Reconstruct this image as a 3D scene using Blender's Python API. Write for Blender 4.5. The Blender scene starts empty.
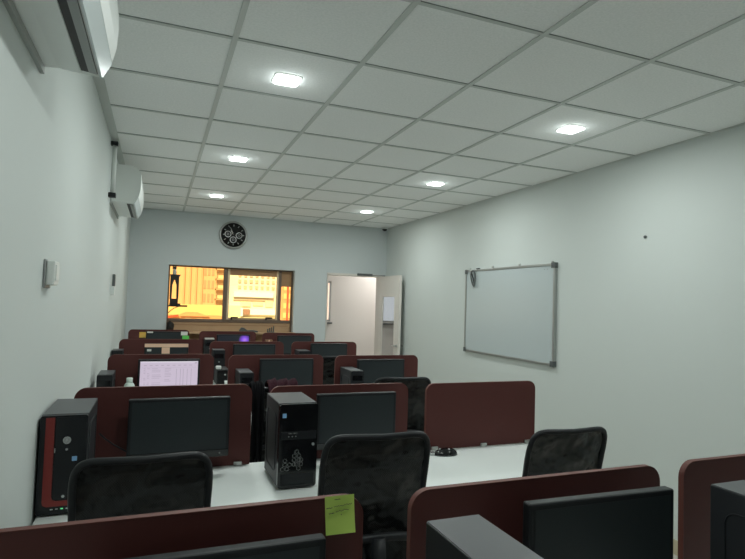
import bpy, bmesh, math, random
from mathutils import Vector, Matrix
random.seed(7)
C = bpy.context.scene.collection
PI = math.pi

# ------------------------------------------------------------------ materials
def nodes_of(m):
    m.use_nodes = True
    return m.node_tree.nodes, m.node_tree.links

def mat(name, col, rough=.5, metal=0., spec=.5, noise=0., nscale=40., bump=0., bscale=200., emit=None, estr=0., coat=0.):
    m = bpy.data.materials.new(name)
    N, L = nodes_of(m)
    b = N['Principled BSDF']
    b.inputs['Base Color'].default_value = (*col, 1)
    b.inputs['Roughness'].default_value = rough
    b.inputs['Metallic'].default_value = metal
    b.inputs['Specular IOR Level'].default_value = spec
    b.inputs['Coat Weight'].default_value = coat
    if emit:
        b.inputs['Emission Color'].default_value = (*emit, 1)
        b.inputs['Emission Strength'].default_value = estr
    if noise or bump:
        tc = N.new('ShaderNodeTexCoord')
    if noise:
        n = N.new('ShaderNodeTexNoise'); n.inputs['Scale'].default_value = nscale
        n.inputs['Detail'].default_value = 4
        L.new(tc.outputs['Object'], n.inputs['Vector'])
        mx = N.new('ShaderNodeMix'); mx.data_type = 'RGBA'
        mx.inputs[6].default_value = (*[c * (1 - noise) for c in col], 1)
        mx.inputs[7].default_value = (*[min(1, c * (1 + noise)) for c in col], 1)
        L.new(n.outputs['Fac'], mx.inputs[0]); L.new(mx.outputs[2], b.inputs['Base Color'])
    if bump:
        n2 = N.new('ShaderNodeTexNoise'); n2.inputs['Scale'].default_value = bscale
        L.new(tc.outputs['Object'], n2.inputs['Vector'])
        bp = N.new('ShaderNodeBump'); bp.inputs['Strength'].default_value = bump
        bp.inputs['Distance'].default_value = .002
        L.new(n2.outputs['Fac'], bp.inputs['Height']); L.new(bp.outputs['Normal'], b.inputs['Normal'])
    return m

def glass_mat(name, tint, gloss=.06, rough=.02):
    m = bpy.data.materials.new(name); N, L = nodes_of(m)
    N.remove(N['Principled BSDF'])
    t = N.new('ShaderNodeBsdfTransparent'); t.inputs[0].default_value = (*tint, 1)
    g = N.new('ShaderNodeBsdfGlossy'); g.inputs['Roughness'].default_value = rough
    x = N.new('ShaderNodeMixShader'); x.inputs[0].default_value = gloss
    L.new(t.outputs[0], x.inputs[1]); L.new(g.outputs[0], x.inputs[2])
    L.new(x.outputs[0], N['Material Output'].inputs[0])
    return m

def mesh_fabric(name):
    m = mat(name, (.0022, .0026, .003), .24, spec=.34, bump=.9, bscale=7)
    N, L = nodes_of(m)
    N['Bump'].inputs['Distance'].default_value = .07
    b = N['Principled BSDF']
    tc = N.new('ShaderNodeTexCoord')
    mp = N.new('ShaderNodeMapping'); mp.inputs['Scale'].default_value = (260, 260, 260)
    L.new(tc.outputs['Object'], mp.inputs[0])
    ch = N.new('ShaderNodeTexChecker'); ch.inputs['Scale'].default_value = 1
    L.new(mp.outputs[0], ch.inputs[0])
    t = N.new('ShaderNodeBsdfTransparent')
    x = N.new('ShaderNodeMixShader')
    mul = N.new('ShaderNodeMath'); mul.operation = 'MULTIPLY'; mul.inputs[1].default_value = .02
    L.new(ch.outputs['Fac'], mul.inputs[0]); L.new(mul.outputs[0], x.inputs[0])
    L.new(b.outputs[0], x.inputs[1]); L.new(t.outputs[0], x.inputs[2])
    L.new(x.outputs[0], N['Material Output'].inputs[0])
    return m

M = {}
M['wall'] = mat('wall_paint', (.60, .64, .62), .75, noise=.012, nscale=3, bump=.05, bscale=350)
M['wall_far'] = mat('wall_paint_far', (.59, .635, .64), .75, noise=.012, nscale=3, bump=.05, bscale=350)
M['tile'] = mat('ceiling_tile', (.90, .935, .915), .9, noise=.14, nscale=95, bump=.5, bscale=160)
M['tbar'] = mat('ceiling_bar', (.58, .61, .59), .6)
M['tshade'] = mat('ceiling_bar_shade', (.26, .275, .265), .8)
M['floor'] = mat('floor_tile', (.52, .5, .45), .35, noise=.08, nscale=2)
M['skirt'] = mat('skirting_tile', (.46, .40, .28), .4, noise=.05)
M['corr'] = mat('corridor_paint', (.70, .675, .645), .8)
M['maroon'] = mat('maroon_board', (.085, .0235, .0205), .55, spec=.3, noise=.06, nscale=300)
M['maroon_edge'] = mat('maroon_edge_band', (.12, .038, .030), .5, spec=.3)
M['steel'] = mat('brushed_steel', (.6, .6, .58), .3, 1.)
M['white_lam'] = mat('white_laminate', (.78, .82, .80), .35, noise=.01)
M['white_pl'] = mat('white_plastic', (.74, .77, .74), .5)
M['grey_pl'] = mat('grey_plastic', (.30, .315, .31), .45)
M['ac_under'] = mat('ac_underside', (.85, .88, .86), .5)
M['plate'] = mat('ac_plate', (.42, .44, .43), .6)
M['flap'] = mat('ac_flap', (.72, .79, .80), .25)
M['ac_dark'] = mat('ac_slot', (.03, .032, .032), .6)
M['black_pl'] = mat('black_plastic', (.011, .0125, .0145), .45, spec=.32)
M['black_gl'] = mat('black_gloss', (.006, .0065, .0075), .12)
M['black_matt'] = mat('black_matt', (.011, .012, .013), .6)
M['case'] = mat('case_steel', (.018, .020, .023), .45, noise=.1, nscale=500)
M['case_top'] = mat('case_top', (.075, .079, .083), .45, noise=.05, nscale=300)
M['screen'] = mat('screen_off', (.016, .022, .025), .45, spec=.4)
M['red'] = mat('red_panel', (.20, .018, .014), .35)
M['silver'] = mat('silver_plastic', (.55, .56, .56), .25, .8)
M['blue'] = mat('blue_sticker', (.22, .42, .68), .4)
M['led_g'] = mat('green_lamp', (.1, .5, .2), .4, emit=(.2, 1, .4), estr=.5)
M['led_w'] = mat('led_diffuser', (1, 1, 1), .4, emit=(.93, 1, .98), estr=12)
M['alu'] = mat('aluminium', (.46, .47, .46), .35, .85)
M['wb'] = mat('whiteboard_face', (.50, .555, .565), .25, spec=.4)
M['dgrey'] = mat('dark_grey_plastic', (.10, .11, .11), .5)
M['mesh'] = mesh_fabric('chair_mesh')
M['cushion'] = mat('seat_fabric', (.010, .010, .011), .85, bump=.5, bscale=500)
M['chrome'] = mat('chrome', (.7, .7, .7), .12, 1.)
M['note_g'] = mat('green_note', (.56, .74, .15), .7)
M['note_y'] = mat('yellow_note', (.72, .45, .09), .7)
M['note_gg'] = mat('bright_green_note', (.12, .55, .10), .7)
M['note_w'] = mat('white_note', (.62, .62, .58), .7)
M['tape'] = mat('peach_tape', (.72, .47, .33), .7)
M['ink'] = mat('ink', (.05, .07, .04), .7)
M['knit'] = mat('maroon_knit', (.035, .012, .017), .95, spec=.15, noise=.8, nscale=60, bump=1, bscale=150)
M['cloth_b'] = mat('black_cloth', (.004, .004, .005), .9, spec=.12, bump=.6, bscale=120)
M['frame_br'] = mat('window_frame_brown', (.17, .12, .085), .5)
M['panel_be'] = mat('beige_panel', (.50, .33, .19), .6, noise=.08, nscale=6)
M['sash'] = mat('sash_cream_glare', (.85, .66, .42), .5)  # window glare put into the colour, so paler than the beige panel
M['blind'] = mat('roller_blind', (.40, .235, .12), .8)
M['door'] = mat('door_laminate', (.74, .70, .65), .5)
M['jamb'] = mat('door_frame', (.72, .68, .63), .5)
M['amber'] = glass_mat('amber_glass', (1.0, .77, .45))
M['amber_l'] = glass_mat('pale_amber_glass', (1.0, .90, .64))
M['clear'] = glass_mat('clear_glass', (.95, .97, .97))
M['dark_st'] = mat('dark_stand', (.018, .016, .014), .6)
M['cream'] = mat('facade_cream', (.80, .72, .62), .8, noise=.06, nscale=.6)
M['peach'] = mat('facade_peach', (.70, .56, .47), .8, noise=.06, nscale=.4)
M['pinkish'] = mat('facade_pink', (.62, .49, .41), .8)
M['yellowish'] = mat('parapet_pale', (.80, .74, .50), .8, noise=.05, nscale=.5)
M['orange'] = mat('facade_orange', (.66, .44, .33), .8, noise=.06, nscale=.5)
M['white_f'] = mat('facade_white', (.9, .9, .9), .8)
M['win_f'] = mat('facade_window', (.50, .42, .38), .3)
M['brown_f'] = mat('facade_brown', (.34, .19, .15), .8)
M['red_f'] = mat('awning_red', (.70, .12, .10), .8)
M['ground'] = mat('ground_dust', (.45, .40, .33), .9, noise=.2, nscale=.2)
M['carton'] = mat('carton', (.22, .12, .07), .8)
M['redbag'] = mat('red_pouch', (.42, .05, .04), .7)
M['bottle'] = mat('pale_bottle', (.62, .72, .66), .35)

# door glass: reflects the corridor window
def door_glass():
    m = bpy.data.materials.new('door_vision_glass'); N, L = nodes_of(m)
    b = N['Principled BSDF']; b.inputs['Base Color'].default_value = (.10, .105, .105, 1)
    b.inputs['Roughness'].default_value = .03
    g = N.new('ShaderNodeBsdfGlossy'); g.inputs['Roughness'].default_value = .02
    g.inputs[0].default_value = (.9, .9, .9, 1)
    x = N.new('ShaderNodeMixShader'); x.inputs[0].default_value = .6
    L.new(b.outputs[0], x.inputs[1]); L.new(g.outputs[0], x.inputs[2])
    L.new(x.outputs[0], N['Material Output'].inputs[0]); return m
M['dglass'] = door_glass()

# wallpaper glow of the lit far monitor: dark desktop with a violet-blue bloom at its lower right
def wallpaper():
    m = bpy.data.materials.new('violet_wallpaper'); N, L = nodes_of(m)
    b = N['Principled BSDF']; b.inputs['Base Color'].default_value = (.01, .012, .015, 1)
    tc = N.new('ShaderNodeTexCoord')
    mp = N.new('ShaderNodeMapping'); mp.inputs['Location'].default_value = (-.135, 0, -.27); mp.inputs['Scale'].default_value = (1, 1, 1)
    L.new(tc.outputs['Object'], mp.inputs[0])
    ln = N.new('ShaderNodeVectorMath'); ln.operation = 'LENGTH'; L.new(mp.outputs[0], ln.inputs[0])
    r = N.new('ShaderNodeValToRGB')
    e = r.color_ramp.elements
    e[0].position = 0; e[0].color = (.75, .35, .85, 1)
    e[1].position = .075; e[1].color = (.004, .006, .012, 1)
    a = e.new(.03); a.color = (.30, .10, .95, 1)
    L.new(ln.outputs['Value'], r.inputs[0]); L.new(r.outputs[0], b.inputs['Emission Color'])
    b.inputs['Emission Strength'].default_value = .8
    return m
M['wallpaper'] = wallpaper()
M['sheet'] = mat('spreadsheet_page', (.02, .02, .02), .4, emit=(.66, .57, .70), estr=.85)
M['sheet_h'] = mat('spreadsheet_header', (.02, .02, .02), .4, emit=(.72, .66, .76), estr=.9)
M['sheet_l'] = mat('spreadsheet_rules', (.02, .02, .02), .4, emit=(.36, .30, .40), estr=.85)
M['sheet_t'] = mat('spreadsheet_cells', (.02, .02, .02), .4, emit=(.50, .42, .54), estr=.85)

# ------------------------------------------------------------------ mesh helpers
class MB:
    def __init__(s): s.bm = bmesh.new(); s.mats = []
    def mi(s, m):
        if m is None: m = s.mats[0] if s.mats else None
        if m not in s.mats: s.mats.append(m)
        return s.mats.index(m)
    def _merge(s, b, m, mtx=None):
        i = s.mi(m)
        for f in b.faces: f.material_index = i
        if mtx is not None: bmesh.ops.transform(b, matrix=mtx, verts=b.verts)
        t = bpy.data.meshes.new('t'); b.to_mesh(t); b.free()
        n0 = len(s.bm.faces)
        s.bm.from_mesh(t); bpy.data.meshes.remove(t)
        s.bm.faces.ensure_lookup_table()
        return s
    def box(s, x0, x1, y0, y1, z0, z1, m=None, bev=0., seg=2, mtx=None):
        b = bmesh.new(); bmesh.ops.create_cube(b, size=1)
        for v in b.verts:
            v.co = Vector(((x0 + x1) / 2 + v.co.x * (x1 - x0), (y0 + y1) / 2 + v.co.y * (y1 - y0), (z0 + z1) / 2 + v.co.z * (z1 - z0)))
        if bev: bmesh.ops.bevel(b, geom=b.edges[:], offset=bev, segments=seg, affect='EDGES', profile=.5)
        return s._merge(b, m, mtx)
    def prism(s, prof, axis, a, b_, m=None, mtx=None):
        """polygon prof (2D) extruded along axis from a to b_. axis 'x': prof=(y,z); 'y': (x,z); 'z': (x,y)"""
        b = bmesh.new()
        def P(p, t): return {'x': (t, p[0], p[1]), 'y': (p[0], t, p[1]), 'z': (p[0], p[1], t)}[axis]
        v0 = [b.verts.new(P(p, a)) for p in prof]; v1 = [b.verts.new(P(p, b_)) for p in prof]
        n = len(prof)
        b.faces.new(v0[::-1]); b.faces.new(v1)
        for i in range(n): b.faces.new((v0[i], v0[(i + 1) % n], v1[(i + 1) % n], v1[i]))
        bmesh.ops.recalc_face_normals(b, faces=b.faces)
        return s._merge(b, m, mtx)
    def tube(s, pts, r, m=None, seg=8, closed=False, mtx=None):
        b = bmesh.new(); pts = [Vector(p) for p in pts]; n = len(pts); rings = []
        rr = r if isinstance(r, (list, tuple)) else [r] * n
        up = Vector((0, 0, 1))
        for i, p in enumerate(pts):
            a = pts[(i - 1) % n] if (closed or i > 0) else p
            c = pts[(i + 1) % n] if (closed or i < n - 1) else p
            t = (c - a).normalized()
            u = t.cross(up)
            if u.length < 1e-3: u = t.cross(Vector((0, 1, 0)))
            u.normalize(); w = u.cross(t)
            if i and rings:
                pass
            rings.append([b.verts.new(p + rr[i] * (u * math.cos(2 * PI * k / seg) + w * math.sin(2 * PI * k / seg))) for k in range(seg)])
        rng = n if closed else n - 1
        for i in range(rng):
            A, B = rings[i], rings[(i + 1) % n]
            # align rings to avoid twisting
            off = min(range(seg), key=lambda o: (A[0].co - B[o].co).length)
            for k in range(seg):
                b.faces.new((A[k], A[(k + 1) % seg], B[(k + 1 + off) % seg], B[(k + off) % seg]))
        if not closed:
            b.faces.new(rings[0]); b.faces.new(rings[-1][::-1])
        bmesh.ops.recalc_face_normals(b, faces=b.faces)
        for f in b.faces: f.smooth = len(f.verts) == 4
        return s._merge(b, m, mtx)
    def lathe(s, prof, c, m=None, seg=24, axis='z', mtx=None):
        """prof: list of (radius, height)"""
        b = bmesh.new(); rings = []
        for r, h in prof:
            ring = []
            for k in range(seg):
                a = 2 * PI * k / seg
                p = {'z': (r * math.cos(a), r * math.sin(a), h), 'y': (r * math.cos(a), h, r * math.sin(a)), 'x': (h, r * math.cos(a), r * math.sin(a))}[axis]
                ring.append(b.verts.new(Vector(p) + Vector(c)))
            rings.append(ring)
        for A, B in zip(rings, rings[1:]):
            for k in range(seg):
                f = b.faces.new((A[k], A[(k + 1) % seg], B[(k + 1) % seg], B[k])); f.smooth = True
        b.faces.new(rings[0]); b.faces.new(rings[-1])
        bmesh.ops.recalc_face_normals(b, faces=b.faces)
        return s._merge(b, m, mtx)
    def quad(s, pts, m=None):
        b = bmesh.new(); b.faces.new([b.verts.new(p) for p in pts]); return s._merge(b, m)
    def build(s, name, parent=None, m=None, smooth=False):
        me = bpy.data.meshes.new(name)
        s.bm.to_mesh(me); s.bm.free()
        for k in s.mats: me.materials.append(k)
        if m and not s.mats: me.materials.append(m)
        if smooth:
            for p in me.polygons: p.use_smooth = True
        o = bpy.data.objects.new(name, me); C.objects.link(o)
        if parent: o.parent = parent
        return o

def rrect(x0, x1, z0, z1, r, seg=6, corners=(1, 1, 1, 1)):
    """rounded rectangle outline, corners = (bl, br, tr, tl)"""
    pts = []
    for (cx, cz, a0, on) in ((x0 + r, z0 + r, PI, corners[0]), (x1 - r, z0 + r, 1.5 * PI, corners[1]), (x1 - r, z1 - r, 0, corners[2]), (x0 + r, z1 - r, .5 * PI, corners[3])):
        if on:
            for k in range(seg + 1):
                a = a0 + k / seg * PI / 2
                pts.append((cx + r * math.cos(a), cz + r * math.sin(a)))
        else:
            pts.append((cx + r * math.copysign(1, math.cos(a0 + PI / 4)), cz + r * math.copysign(1, math.sin(a0 + PI / 4))))
    return pts

def thing(name, label, cat, loc=(0, 0, 0), rotz=0., group=None):
    o = bpy.data.objects.new(name, None); C.objects.link(o); o.empty_display_size = .1
    o.location = loc; o.rotation_euler = (0, 0, rotz); o['label'] = label; o['category'] = cat
    if group: o['group'] = group
    return o
def tag(o, label, cat, group=None):
    o['label'] = label; o['category'] = cat
    if group: o['group'] = group
    return o
def struct(o):
    o['kind'] = 'structure'; return o
def dup(root, loc, rotz, label, group=None):
    r = root.copy(); C.objects.link(r); r.location = loc; r.rotation_euler = (0, 0, rotz); r['label'] = label
    if group: r['group'] = group
    for ch in list(root.children):
        c = ch.copy(); C.objects.link(c); c.parent = r
        for g in list(ch.children):
            d = g.copy(); C.objects.link(d); d.parent = c
    return r

# ------------------------------------------------------------------ camera
cam = bpy.data.cameras.new('camera'); co = bpy.data.objects.new('camera', cam); C.objects.link(co)
cam.sensor_width = 36; cam.lens = 547.32 * 36 / 745; cam.clip_start = .05; cam.clip_end = 600
yaw, pit, rol = .372916, .043215, .030777
fw = Vector((math.sin(yaw) * math.cos(pit), math.cos(yaw) * math.cos(pit), math.sin(pit)))
r0 = fw.cross(Vector((0, 0, 1))).normalized(); u0 = r0.cross(fw)
rt = r0 * math.cos(rol) + u0 * math.sin(rol); up = -r0 * math.sin(rol) + u0 * math.cos(rol)
mw = Matrix((rt, up, -fw)).transposed().to_4x4(); mw.translation = Vector((.33, -2.457, 1.60))
co.matrix_world = mw
bpy.context.scene.camera = co

# ------------------------------------------------------------------ room shell
XL, XR, YB, YF, H = -.04, 3.6, 5.33, -6.0, 2.753
TH = .2
b = MB(); b.box(XL - .2, XR + .2, YF - .2, YB + TH, -.1, 0, M['floor']); struct(b.build('floor'))
b = MB(); b.box(XL - .15, XL, YF, YB + TH, 0, H + .1, M['wall']); struct(b.build('wall_left'))
b = MB(); b.box(XR, XR + .15, YF, YB + TH, 0, H + .1, M['wall']); struct(b.build('wall_right'))
b = MB(); b.box(XL - .15, XR + .15, YF - .15, YF, 0, H + .1, M['wall']); struct(b.build('wall_front'))
WX0, WX1, WZ0, WZ1 = .453, 2.165, .88, 2.035       # window opening
DX0, DX1, DZ1 = 2.665, 3.53, 2.015                   # door opening
b = MB()
b.box(XL, WX0, YB, YB + TH, 0, H + .1, M['wall_far'])
b.box(WX0, WX1, YB, YB + TH, 0, WZ0, M['wall_far'])
b.box(WX0, WX1, YB, YB + TH, WZ1, H + .1, M['wall_far'])
b.box(WX1, DX0, YB, YB + TH, 0, H + .1, M['wall_far'])
b.box(DX0, DX1, YB, YB + TH, DZ1, H + .1, M['wall_far'])
b.box(DX1, XR, YB, YB + TH, 0, H + .1, M['wall_far'])
struct(b.build('wall_back'))
b = MB(); b.box(XL - .15, XR + .15, YF - .15, YB + TH, H + .006, H + .1, M['tile']); struct(b.build('ceiling'))
# suspended ceiling grid: main runners along the room, cross tees, wall angle
b = MB()
for i in range(0, 7):
    x = .6 * i
    hw = .0125
    if i == 0: b.box(XL, .012, YF, YB, H, H + .0055, M['tbar']); continue
    if i == 6: b.box(XR - .018, XR, YF, YB, H, H + .0055, M['tbar']); continue
    b.box(x - hw, x + hw, YF, YB, H, H + .0055, M['tbar'])
for r in range(-9, 9):
    y = .6 * r
    b.box(.012, XR - .018, y - .010, y + .010, H + .001, H + .0055, M['tbar'])
    b.box(.012, XR - .018, y - .0125, y - .010, H + .003, H + .0058, M['tshade'])  # dark strip painted in as the shadow edge of each cross tee
b.box(XL, XR, YB - .02, YB, H, H + .0055, M['tbar'])
struct(b.build('trim_1'))
b = MB(); b.box(XR - .012, XR, YF, YB, 0, .095, M['skirt'], .003); struct(b.build('baseboard_right'))
b = MB(); b.box(XL, XL + .012, YF, YB, 0, .095, M['skirt'], .003); struct(b.build('baseboard_left'))
b = MB(); b.box(XL + .012, DX0 - .04, YB - .012, YB, 0, .095, M['skirt'], .003); struct(b.build('baseboard_back'))

# corridor beyond the door
b = MB(); b.box(2.3, 5.2, YB + TH, 6.75, -.1, 0, M['floor']); struct(b.build('floor_corridor'))
b = MB(); b.box(2.3, 5.2, YB + TH, 6.75, 2.5, 2.6, M['corr']); struct(b.build('ceiling_corridor'))
b = MB()
b.box(2.42, 2.5, 6.4, 6.52, 0, 2.5, M['corr']); b.box(3.055, 5.2, 6.4, 6.52, 0, 2.5, M['corr'])
b.box(2.5, 3.055, 6.4, 6.52, 0, 1.27, M['corr']); b.box(2.5, 3.055, 6.4, 6.52, 1.95, 2.5, M['corr'])
struct(b.build('wall_corridor_back'))
b = MB(); b.box(2.42, 2.5, YB + TH, 6.4, 0, 2.5, M['corr']); struct(b.build('wall_corridor_left'))
b = MB(); b.box(5.1, 5.2, YB + TH, 6.4, 0, 2.5, M['corr']); struct(b.build('wall_corridor_right'))
b = MB(); b.box(XR + .15, 5.1, YB + .1, YB + TH, 0, 2.5, M['corr']); struct(b.build('wall_corridor_front'))
w2 = MB()
for (x0, x1, z0, z1) in ((2.5, 2.53, 1.27, 1.95), (3.046, 3.055, 1.27, 1.95), (2.53, 3.046, 1.27, 1.30), (2.53, 3.046, 1.92, 1.95)):
    w2.box(x0, x1, 6.44, 6.48, z0, z1, M['alu'])
w2.box(2.5, 3.06, 6.30, 6.40, 1.235, 1.262, M['dgrey'], .003)
w2 = struct(w2.build('window_2'))
g = MB(); g.box(2.53, 3.046, 6.456, 6.462, 1.30, 1.92, M['clear']); g.build('pane', w2)

# ------------------------------------------------------------------ window in the back wall
yg = YB + .11
fr = MB()
F = M['frame_br']
fr.box(WX0, WX0 + .02, yg - .02, yg + .03, WZ0, WZ1, F); fr.box(WX1 - .022, WX1, yg - .02, yg + .03, WZ0, WZ1, F)
fr.box(WX0 + .02, WX1 - .022, yg - .02, yg + .03, WZ1 - .018, WZ1, F)
fr.box(WX0 + .02, WX1 - .022, yg - .02, yg + .03, 1.268, 1.312, F, .004)
fr.box(1.18, 1.235, yg - .025, yg + .03, 1.312, WZ1 - .018, F, .004)
fr.box(1.955, 1.995, yg - .025, yg + .03, 1.312, WZ1 - .018, F, .004)
win = struct(fr.build('window_1'))
p = MB(); p.box(WX0 + .02, 1.18, yg, yg + .006, 1.312, WZ1 - .018, M['amber']); p.build('pane', win)
p = MB(); p.box(1.265, 1.93, yg + .012, yg + .018, 1.335, WZ1 - .10, M['amber_l']); p.build('pane', win)
p = MB(); p.box(1.995, WX1 - .022, yg, yg + .006, 1.312, 1.80, M['amber']); p.build('pane', win)
s = MB()
s.box(1.235, 1.265, yg - .01, yg + .025, 1.312, WZ1 - .018, M['sash']); s.box(1.93, 1.955, yg - .01, yg + .025, 1.312, WZ1 - .018, M['sash'])
s.box(1.265, 1.93, yg - .01, yg + .025, WZ1 - .10, WZ1 - .018, M['blind']); s.box(1.265, 1.93, yg - .01, yg + .025, 1.312, 1.335, M['panel_be'])
sash = s.build('sash', win)
for cx in (1.345, 1.83):
    h = MB(); h.box(cx - .05, cx + .05, yg - .035, yg - .011, 1.335, 1.349, M['black_pl'], .004); h.box(cx - .05, cx - .03, yg - .035, yg - .011, 1.3125, 1.337, M['black_pl'], .003)
    h.build('latch', sash)
p = MB(); p.box(1.995, WX1 - .022, yg - .004, yg + .004, 1.80, WZ1 - .018, M['blind']); p.build('blind', win)
p = MB(); p.box(WX0 + .02, WX1 - .022, yg - .006, yg + .02, WZ0, 1.268, M['panel_be'])
p.box(WX0 + .05, WX1 - .05, yg - .012, yg - .006, 1.225, 1.235, M['blind']); p.build('lower_panel', win)
p = MB(); p.box(WX0 - .02, WX1 + .02, YB - .16, YB, 1.12, 1.145, M['panel_be'], .004)
p.box(WX0, WX1, YB, yg - .02, 1.12, 1.145, M['panel_be']); p.build('window_sill', win)
for x in (WX0 + .2, WX1 - .2):
    p = MB(); p.prism([(YB, 1.12), (YB - .14, 1.12), (YB, .95)], 'x', x - .01, x + .01, M['panel_be']); p.build('sill_bracket', win)

# things in the window
t = thing('wall_shelf', 'thin dark shelf jutting from the left side of the amber window', 'shelf', (WX0 + .02, YB + .06, 1.482))
b = MB(); b.box(0, .235, -.05, .03, -.01, .012, M['dark_st'], .003); b.build('board', t)
b = MB(); b.tube([(0, -.02, -.10), (.02, -.02, -.07), (.07, -.02, -.03), (.13, -.02, -.006)], .005, M['dark_st']); b.build('brace', t)
t = thing('lantern_stand', 'dark arched stand on the thin shelf in the amber window', 'stand', (.535, YB + .05, 1.4945))
b = MB(); b.box(-.055, .085, -.035, .035, 0, .022, M['dark_st'], .003); b.box(-.052, .052, -.03, .03, .022, .085, M['dark_st'], .004); b.build('base', t)
for sx in (-1, 1):
    b = MB(); b.prism([(sx * .056, .08), (sx * .030, .08), (sx * .026, .27), (0, .345), (0, .39), (sx * .056, .37)], 'y', -.028, .03, M['dark_st']); b.build('leg', t)
b = MB(); b.prism([(-.054, .37), (.054, .37), (.075, .41), (-.062, .41)], 'y', -.03, .03, M['dark_st']); b.build('top', t)
t = thing('statuette', 'small pale figurine with dark head on top of the arched stand', 'ornament', (.53, YB + .05, 1.905))
b = MB(); b.lathe([(.022, 0), (.026, .02), (.022, .055), (.014, .075)], (0, 0, 0), M['white_note'] if 'white_note' in M else M['note_w'], 16); b.build('body', t)
b = MB(); b.lathe([(.012, .070), (.018, .082), (.020, .095), (.010, .11)], (.006, 0, 0), M['dark_st'], 14); b.lathe([(.008, .07), (.01, .085), (.006, .12)], (-.02, 0, 0), M['dark_st'], 10); b.build('head', t)

def lump(name, c, sx, sy, sz, m, seed=1, rough=.25):
    bm = bmesh.new(); bmesh.ops.create_icosphere(bm, subdivisions=3, radius=1)
    rnd = random.Random(seed); ph = [rnd.uniform(0, 6) for _ in range(6)]
    for v in bm.verts:
        p = v.co.copy()
        k = 1 + rough * (.5 * math.sin(4 * p.x + ph[0]) * math.cos(3 * p.y + ph[1]) + .4 * math.sin(7 * p.z + 5 * p.x + ph[2]) + .2 * math.sin(11 * p.y + ph[3]))
        v.co = Vector((p.x * sx * k, p.y * sy * k, max(p.z, -.72) * sz * k))
    zmin = min(v.co.z for v in bm.verts)
    for v in bm.verts:
        v.co.z -= zmin
    me = bpy.data.meshes.new(name); bm.to_mesh(me); bm.free(); me.materials.append(m)
    for q in me.polygons: q.use_smooth = True
    o = bpy.data.objects.new(name, me); C.objects.link(o); o.location = c
    return o
b = MB()
b.prism([(-.125, .0), (.125, 0), (.12, .02), (.06, .03), (-.02, .028), (-.07, .062), (-.10, .065), (-.125, .03)], 'y', -.035, .035, M['dgrey'])
o = b.build('sandal'); o.location = (1.525, YB - .08, 1.1455)
tag(o, 'low dark slipper-like shape on the window sill, longest of the items there', 'slipper')
t = thing('desk_organizer', 'small dark slotted holder on the window sill, near its right end', 'holder', (1.83, YB - .08, 1.1455))
b = MB(); b.box(-.05, .05, -.03, .03, 0, .012, M['dgrey'], .003); b.build('base', t)
for k in range(4):
    b = MB(); b.box(-.045 + k * .027, -.036 + k * .027, -.028, .028, .012, .05 + .012 * k, M['dgrey'], .002); b.build('divider', t)
o = lump('pouch', (.505, YB - .03, 1.146), .042, .04, .075, M['dark_st'], 3)
tag(o, 'dark upright pouch at the left end of the window sill', 'pouch')

# ------------------------------------------------------------------ door
dj = MB()
dj.box(DX0 - .014, DX0 + .006, YB - .012, YB + TH, 0, DZ1 + .0, M['jamb']); dj.box(DX1 - .012, DX1 + .02, YB - .012, YB + TH, 0, DZ1, M['jamb'])
dj.box(DX0 - .014, DX1 + .02, YB - .012, YB + TH, DZ1 - .012, DZ1 + .018, M['jamb'])
struct(dj.build('trim_2'))
# leaf stands open at right angles into the room, hinged at the right jamb
LY0, LY1, LX0, LX1 = 4.56, YB - .015, 3.487, 3.522
VY0, VY1, VZ0, VZ1 = 4.72, 5.17, .55, 1.70
d = MB()
d.box(LX0, LX1, LY0, VY0, .01, DZ1 - .008, M['door']); d.box(LX0, LX1, VY1, LY1, .01, DZ1 - .008, M['door'])
d.box(LX0, LX1, VY0, VY1, .01, VZ0, M['door']); d.box(LX0, LX1, VY0, VY1, VZ1, DZ1 - .008, M['door'])
door = struct(d.build('door_1'))
g = MB(); g.box(LX0 + .008, LX1 - .008, VY0, VY1, VZ0, VZ1, M['dglass']); g.build('vision_pane', door)
g = MB()
for (a, c, z0, z1) in ((VY0 - .012, VY0, VZ0, VZ1), (VY1, VY1 + .02, VZ0, VZ1), (VY0, VY1, VZ0 - .012, VZ0), (VY0, VY1, VZ1, VZ1 + .012)):
    g.box(LX0 - .004, LX0, a, c, z0, z1, M['jamb'])
g.build('vision_frame', door)
for sx, X in ((-1, LX0), (1, LX1)):
    h = MB(); h.lathe([(.024, 0), (.024, .008)], (X if sx > 0 else X - .008, 4.60, 1.01), M['steel'], 16, 'x')
    h.tube([(X, 4.60, 1.01), (X + sx * .04, 4.60, 1.01), (X + sx * .046, 4.605, 1.01), (X + sx * .046, 4.71, 1.01)], .012, M['chrome'])
    h.build('handle', door)
b = MB(); b.box(3.12, 3.36, YB - .045, YB - .0125, DZ1 - .005, DZ1 + .028, M['dgrey'], .004)
b.tube([(3.25, YB - .03, DZ1 + .005), (3.42, YB - .10, DZ1 - .0), (3.50, YB - .2, DZ1 + .002)], .006, M['dgrey'])
tag(b.build('door_closer'), 'dark door closer fixed above the open doorway', 'door closer')

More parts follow.
